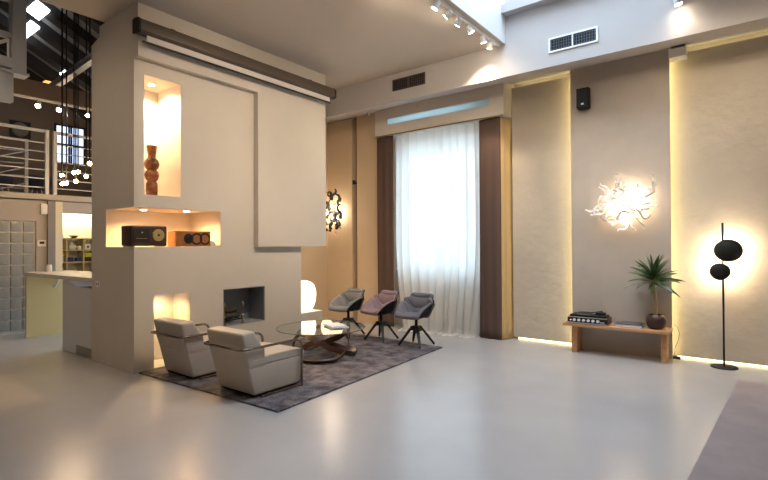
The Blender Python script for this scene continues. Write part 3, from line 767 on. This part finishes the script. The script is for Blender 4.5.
kb('hook', MB().tube([(-9.83, 3.24, .86), (-9.80, 3.25, .84), (-9.79, 3.28, .88), (-9.83, 3.34, 1.0)], .010, 6), 'metal')
tag(MB().lathe([(0, 0), (.045, 0), (.05, .05), (.04, .12), (.03, .12), (0, .1)], (-9.75, 3.15, 1.115), 16).build('jug', 'plastic'), 'small white jug at the end of the kitchen bar', 'jug')

# kitchen walls
XK = -10.5
b = MB(); b.box(XK-.2, XK, -2.6, 2.40, 0, 2.4); b.box(XK-.2, XK, 2.40, 3.19, 2.02, 2.4); b.box(XK-.2, XK, 3.19, 3.36, 0, 2.4); b.box(XK-.2, XK, 3.60, 8, 2.20, 2.4); b.box(XK-.2, XK, 5.0, 8, 0, 2.2)
struct('wall_kitchen', b, 'kitchen_wall', 'grey wall under the loft beside the kitchen bar', 'wall')
struct('trim_3', MB().box(XK-.2, XK+.06, 3.36, 3.48, 0, 2.4), 'grey_post', 'dark grey post between the glass blocks and the lit opening', 'post')
struct('trim_4', MB().box(XK-.2, XK+.02, 3.48, 3.61, 0, 2.4), 'cream', 'cream jamb of the lit kitchen opening', 'trim')
b = MB(); b.box(XK-.14, XK-.04, 2.40, 3.19, 0, 2.02)
t = struct('wall_glass_block', b, 'mortar', 'grid of glass blocks at the edge of the kitchen', 'wall')
b = MB()
ny, nz = 5, 11; dy = .186; dz = .197
y0 = 3.16-dy*4.28
for i in range(5):
    for k in range(10):
        ya = max(2.41, 3.17-(i+1)*dy+.012); yb = 3.17-i*dy-.012; za = 2.01-(k+1)*dz+.012; zb = 2.01-k*dz-.012
        if yb-ya > .03: b.box(XK-.05, XK-.015, ya, yb, za, zb, .012, 2)
b.build('glass_blocks', 'glassblock', t, 50)
t = thing('alarm_sensor', 'small white alarm sensor on the wall under the loft edge', 'sensor', (XK, 3.30, 2.15))
MB().box(0, .06, -.055, .055, 0, .19, .012, 2).build('housing', 'plastic', t); MB().box(.055, .066, -.035, .035, .03, .10, .004, 1).build('lens', 'white', t); MB().box(-.0, .012, -.04, .04, .19, .205).build('mount_clip', 'plastic', t)
t = thing('wall_thermostat', 'white thermostat with a dark display beside the glass blocks', 'thermostat', (XK, 3.27, 1.55))
MB().box(0, .025, -.07, .07, 0, .12, .006, 1).build('housing', 'plastic', t); MB().box(.025, .028, -.035, .04, .05, .095).build('display', 'black', t)

# store room with shelf
b = MB(); b.box(-12.75, -12.65, 3.0, 6, 0, 2.4); b.box(-12.65, -10.7, 5.0, 5.1, 0, 2.4); b.box(-12.65, -10.7, 3.3, 3.4, 0, 2.4)
struct('wall_store', b, 'cream', 'cream wall behind the lit kitchen shelves', 'wall')
XS = -12.3   # shelf front x ; scaled from x=-12
def sy(y): return y*XS/-12.0
def sz(z): return 1.55+(z-1.55)*XS/-12.0
t = thing('shelf_unit', 'birch shelf unit with pottery in the lit kitchen opening', 'shelf', (-12.47, 4.4, 0))
b = MB(); ya, yb = 3.55, 4.95
zs = [.9, sz(1.21), sz(1.475), sz(1.735)]
for z in zs: b.box(-.17, .17, ya-4.4, yb-4.4, z-.025, z)
b.build('board', 'shelf_wood', t)
b = MB()
for y in (ya, 4.215, 4.30+.015, 4.66, yb-.025): b.box(-.17, .168, y-4.4, y-4.4+.025, 0, zs[-1]-.025) if y != 4.215 else None
b.build('upright', 'shelf_wood', t)
tag(MB().box(-12.64, -12.58, 3.5, 4.98, 2.26, 2.30).build('light_strip', 'led_white'), 'bright light strip along the top of the kitchen shelves', 'light')
lamp('AREA', 'shelf_wash', (-12.45, 4.3, 2.25), 10, (1, .90, .66), None, sx=.3, sy=1.4, target=(-12.45, 4.3, 0))
G = 'pottery on the kitchen shelves'
def pot(prof_, y, z, mat, label, cat, name, x=-12.38):
    o = MB().lathe(prof_, seg=20).build(name, mat); o.location = (x, y, z+.002); tag(o, label, cat, G)
pot([(0, 0), (.04, 0), (.08, .03), (.10, .06), (.09, .06), (.05, .03), (0, .02)], 4.49, zs[3], 'brass', 'brass bowl on top of the kitchen shelf unit', 'bowl', 'bowl')
pot([(0, 0), (.03, 0), (.03, .05), (.02, .07), (0, .07)], 4.27, zs[3], 'plastic', 'small white pot on top of the kitchen shelf unit', 'pot', 'pot')
pot([(0, 0), (.06, 0), (.09, .05), (.085, .10), (.04, .13), (.03, .17), (0, .18)], 4.445, zs[2], 'plastic', 'large white lidded vase on the middle kitchen shelf', 'vase', 'vase')
pot([(0, 0), (.04, 0), (.054, .04), (.04, .085), (.02, .10), (0, .10)], 4.60, zs[2], 'plastic', 'small round white jar beside the white vase on the kitchen shelf', 'jar', 'jar')
pot([(0, 0), (.08, 0), (.085, .05), (.05, .09), (0, .10)], 4.22, zs[1]+.14, 'yellow', 'yellow bowl on a grey pile in the kitchen shelf', 'bowl', 'bowl')
for y0_, y1_, z_, h, mt, lab, cat, nm in [(4.70, 4.83, zs[2], .13, 'white', 'white box with a dark square at the end of the kitchen shelf', 'box', 'box'), (4.36, 4.46, zs[1], .10, 'blue', 'cobalt box under the white vase on the kitchen shelf', 'box', 'box'),
                              (4.53, 4.62, zs[1], .09, 'blue', 'cobalt box under the small white jar on the kitchen shelf', 'box', 'box'), (4.71, 4.85, zs[1]+.1, .10, 'lime', 'lime green box on a dark box in the kitchen shelf', 'box', 'box'),
                              (4.71, 4.85, zs[1], .098, 'radio_wood', 'dark box under the lime green one in the kitchen shelf', 'box', 'box'), (4.15, 4.28, zs[1], .138, 'vent_grey', 'grey box under the yellow bowl in the kitchen shelf', 'box', 'box'),
                              (4.16, 4.27, zs[0], .16, 'grey_post', 'dark grey box on the lowest kitchen shelf', 'box', 'box')]:
    o = MB().box(-.06, .06, 0, y1_-y0_, 0, h, .004, 1).build(nm, mt); o.location = (-12.38, y0_, z_+.002); tag(o, lab, cat, G)
    if mt == 'white':
        MB().box(.0605, .062, .045, .085, .04, .085).build('window_mark', 'navy', o)

# loft
struct('floor_loft', MB().box(-13.3, -10.4, -2.6, 8, 2.42, 2.52), 'loft_floor', 'loft floor edge over the kitchen', 'floor')
struct('wall_loft_gable', MB().box(-13.5, -13.3, -2.6, 8, 0, 8), 'brown_wall', 'dark brown gable wall at the end of the loft', 'wall')
def roofz(Y): return 5.75-.52*(Y-3.4) if Y > 1.4 else 6.79-.52*(1.4-Y)
b = MB(); b.prism([(1.4, roofz(1.4)), (6.05, roofz(6.05)), (6.05, roofz(6.05)+.2), (1.4, roofz(1.4)+.2)], 'x', -13.5, -7.4)
b.prism([(1.4, roofz(1.4)), (4.62, roofz(4.62)), (4.62, roofz(4.62)+.2), (1.4, roofz(1.4)+.2)], 'x', -7.4, -6.78)
b.prism([(1.4, roofz(1.4)), (-2.8, roofz(-2.8)), (-2.8, roofz(-2.8)+.2), (1.4, roofz(1.4)+.2)], 'x', -13.5, -6.78)
struct('roof_loft', b, 'roof_board', 'grey boarded pitched roof over the loft', 'roof')
G = 'dark rafters of the loft roof'
xs = [-7.62-.78*i for i in range(8)]
for i, x in enumerate(xs):
    o = MB().prism([(1.4, roofz(1.4)), (5.9, roofz(5.9)), (5.9, roofz(5.9)-.20), (1.4, roofz(1.4)-.20)], 'x', x-.13, x+.13)
    struct('roof_rafter', o, 'dark_roof', 'dark timber rafter under the grey loft roof', 'rafter')['group'] = G
for i, x in enumerate(xs[1:]):
    o = MB().prism([(1.4, roofz(1.4)), (-2.6, roofz(-2.6)), (-2.6, roofz(-2.6)-.26), (1.4, roofz(1.4)-.26)], 'x', x-.3, x+.3)
    struct('roof_rafter', o, 'dark_roof', 'dark timber rafter under the grey loft roof', 'rafter')['group'] = G
struct('wall_loft_dark', MB().box(-13.5, -7.4, 5.9, 6.05, 2.5, 7), 'brown_wall', 'dark wall closing the far side of the loft', 'wall')
# beam carrying the loft lights
struct('beam_loft', MB().box(-9.58, -9.44, 1.2, 4.6, 4.03, 4.30), 'brown_wall', 'dark brown beam carrying the loft spotlights', 'beam')
tag(MB().box(-9.53, -9.50, 1.6, 4.5, 4.0, 4.03).build('light_track', 'white'), 'pale light track under the brown loft beam', 'light track')
for y, l in ((2.92, 'first spotlight from the steel post on the loft track'), (3.23, 'second spotlight from the steel post on the loft track'), (3.68, 'loft track spotlight just beside the chimney edge')):
    spotlight(-9.515, y, (-8.2, y-.8, 2.2), l, 12, z=4.0, group='loft spotlights', spot=120)
t = thing('roof_beam', 'silver square beam crossing under the loft rafters with an orange end', 'beam', (-9.0, 3.3, 4.5))
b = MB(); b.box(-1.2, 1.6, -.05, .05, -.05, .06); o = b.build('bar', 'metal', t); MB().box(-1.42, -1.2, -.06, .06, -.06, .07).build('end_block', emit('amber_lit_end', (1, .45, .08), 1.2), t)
o.rotation_euler = (0, RAD(-4), 0)
# roof windows and loft windows
n = 1
def roof_pane(px, py0, w, l, x):
    pass
for (x0, x1, ya, yb) in ((-10.25, -9.72, 2.955, 3.15), (-11.6, -10.5, 3.10, 3.24), (-11.72, -11.42, 3.98, 4.14)):
    n += 1
    b = MB()
    th = .205
    b.prism([(ya, roofz(ya)-th), (yb, roofz(yb)-th), (yb, roofz(yb)-th-.03), (ya, roofz(ya)-th-.03)], 'x', x0, x1)
    struct('window_%d' % n, b, 'roof_window', 'bright daylit window in the loft roof', 'window')
b = MB(); 
for y in (4.40, 4.69, 4.74, 5.03): b.box(-13.3, -13.26, y, y+.04, 3.55, 4.5)
for z in (3.55, 4.0, 4.46): b.box(-13.3, -13.26, 4.4, 5.07, z, z+.04)
w = struct('window_5', b, 'dark_roof', 'bluish loft window behind the hanging bulbs', 'window')
MB().box(-13.3, -13.28, 4.42, 5.05, 3.56, 4.48).build('window_pane', 'loft_window', w)
t = thing('extractor_fan', 'round grey extractor fan in a dark square plate on the loft wall', 'fan', (-13.3, 3.72, 4.22))
MB().box(0, .03, -.20, .20, -.19, .19).build('plate', 'black', t); MB().cyl((.03, 0, 0), (.06, 0, 0), .165, .15, 28).build('grille', 'roof_board', t)
# railing on the loft edge
def railing(label, y0, y1, x=-10.42, posts=()):
    t = thing('balcony_railing', label, 'railing', (x, y0, 2.52), 0, 'white loft railings')
    L = y1-y0
    o = MB().box(-.025, .025, 0, L, 1.14, 1.19).build('top_rail', 'white_steel', t)
    for i in range(6): MB().tube([(0, 0, .12+i*.165), (0, L, .12+i*.165)], .011, 6).build('rail', 'white_steel', t)
    for y in posts: MB().box(-.03, .03, y-.03, y+.03, 0, 1.19).build('post', 'white_steel', t)
railing('white loft railing running left from the pair of posts', .6, 3.36, posts=(.03, 1.4, 2.73))
railing('white loft railing running from the pair of posts to the chimney edge', 3.43, 4.9, posts=(.03, 1.4))
t = thing('stair_railing', 'white stair railing with sloping bars behind the loft railing', 'railing', (-11.6, 3.35, 2.52))
MB().box(-.03, .03, -.03, .03, 0, 1.18).build('post', 'white_steel', t)
MB().box(-.025, .025, -1.6, 0, 1.14, 1.18).build('top_rail', 'white_steel', t)
for i in range(4): MB().tube([(0, 0, .2+i*.25), (0, -1.6, .2+i*.25-.05)], .012, 6).build('rail', 'white_steel', t)
for i in range(3): MB().tube([(.03, -.02, .30+i*.32), (.03, -1.5, -.25+i*.32)], .012, 6).build('sloping_rail', 'white_steel', t)
for y, l in ((3.05, 'round-backed navy chair on the loft by the steel post'), (3.72, 'round-backed navy chair on the loft by the pair of railing posts')):
    t = thing('loft_chair', l, 'chair', (-12.3, y*1.02, 2.52), 0, 'navy chairs on the loft')
    MB().ball((0, 0, .30), .20, .20, .06, 16, 10).build('seat', 'navy', t)
    MB().lathe([(.19, .28), (.22, .36), (.225, .5), (.20, .55), (.19, .5), (.19, .36)], seg=20).build('backrest', 'navy', t)
    for a in range(4): MB().tube([(.12*cos(a*pi/2), .12*sin(a*pi/2), .28), (.18*cos(a*pi/2), .18*sin(a*pi/2), 0)], .012, 6).build('leg', 'white_steel', t)
# hanging bulbs
for i, (y, z) in enumerate([(3.15, 2.727), (3.283, 2.775), (3.373, 2.802), (3.45, 2.726), (3.121, 2.576), (3.208, 2.601), (3.512, 2.955), (3.33, 2.64)]):
    t = thing('pendant_bulb', 'bare warm bulb hanging on a black cable in the cluster over the kitchen bar', 'pendant', (-9.0+.13*((i*5) % 8-3.5)/5, y-.03, z), 0, 'hanging bulbs over the kitchen bar')
    MB().ball((0, 0, 0), .030, u=14, v=10).build('glass_bulb', 'bulb', t)
    MB().cyl((0, 0, .03), (0, 0, .075), .014, seg=10).build('socket', 'black', t)
    MB().cyl((0, 0, .07), (0, 0, roofz(y)-.02-z), .011, seg=6).build('cable', 'black', t)
lamp('POINT', 'pendant_glow', (-8.8, 3.1, 2.7), 20, (1, .66, .34), None, .25)
lamp('POINT', 'loft_glow', (-11.8, 4.2, 3.9), 10, (1, .72, .45), None, .15)
lamp('POINT', 'kitchen_glow', (-9.2, 4.6, 2.2), 14, (1, .80, .55), None, .2)

# steel frame top left
t = thing('steel_balcony_frame', 'grey steel balcony frame with braces hanging at the top corner', 'frame', (-7.5, 2.08, 3.75))
MB().box(-.10, .05, -.075, .075, .03, 2.6).build('post', 'steel_paint', t)
MB().box(-.13, .08, -1.8, .10, 0, .03).build('flange', 'steel_paint', t)
MB().box(-.09, .04, -1.8, -.075, .07, .20).build('lower_beam', 'steel_paint', t)
MB().box(-.07, .02, -1.8, -.075, .46, .52).build('middle_beam', 'steel_paint', t)
for z in (.92, 1.08): MB().box(-.05, 0, -1.8, -.075, z, z+.07).build('upper_beam', 'steel_paint', t)
MB().tube([(-.02, -.09, .44), (-.02, -.45, .20)], .022, 8).build('brace', 'white_steel', t)
MB().tube([(-.02, -.10, .20), (-.02, -.10, .44)], .015, 8).build('brace', 'white_steel', t)
MB().box(-.09, .04, -1.8, -.06, -.36, 0).build('lower_casing', 'steel_paint', t)

# ------------------------------------------------------------------ world: overcast sky, brighter overhead
w = bpy.data.worlds.new('overcast_sky'); S.world = w; w.use_nodes = True
nt = w.node_tree; bg = nt.nodes['Background']
tc = nt.nodes.new('ShaderNodeTexCoord'); sx_ = nt.nodes.new('ShaderNodeSeparateXYZ'); rp = nt.nodes.new('ShaderNodeValToRGB')
nt.links.new(tc.outputs['Generated'], sx_.inputs[0]); nt.links.new(sx_.outputs['Z'], rp.inputs['Fac'])
rp.color_ramp.elements[0].position = 0; rp.color_ramp.elements[0].color = (.105, .116, .126, 1)
rp.color_ramp.elements[1].position = .9; rp.color_ramp.elements[1].color = (.60, .79, 1, 1)
nt.links.new(rp.outputs['Color'], bg.inputs['Color']); bg.inputs['Strength'].default_value = 11
# light portals in the real openings
for nm, loc, tgt, a, c in (('skylight_portal', (-1.83, 4.675, 7.39), (-1.83, 4.675, 0), 2.1, 4.15), ('window_portal', (-4.65, 7.94, 2.35), (-4.65, 0, 2.35), 1.8, 2.5)):
    o = lamp('AREA', nm, loc, 1, (1, 1, 1), None, sx=a, sy=c, target=tgt); o.data.cycles.is_portal = True

# ------------------------------------------------------------------ camera
cam = bpy.data.cameras.new('camera'); co = bpy.data.objects.new('camera', cam); COL.objects.link(co)
F = 484.73; cam.sensor_fit = 'HORIZONTAL'; cam.sensor_width = 36; cam.lens = 36*F/768; cam.clip_start = .05
yaw, pit, rol = RAD(-37.439), RAD(.5608), RAD(-.3111)
fw = Vector((sin(yaw)*cos(pit), cos(yaw)*cos(pit), sin(pit))); r = Vector((cos(yaw), -sin(yaw), 0)); u = r.cross(fw)
r2 = cos(rol)*r+sin(rol)*u; u2 = -sin(rol)*r+cos(rol)*u
mw = Matrix((r2, u2, -fw)).transposed().to_4x4(); mw.translation = (0, 0, 1.55)
co.matrix_world = mw
S.camera = co
S.view_settings.view_transform = 'Standard'; S.view_settings.look = 'None'; S.view_settings.gamma = 1; S.view_settings.use_curve_mapping = False
S.view_settings.exposure = .58
S.cycles.max_bounces = 10; S.cycles.diffuse_bounces = 6; S.cycles.transparent_max_bounces = 16
S.cycles.use_denoising = True; S.cycles.sample_clamp_indirect = 8
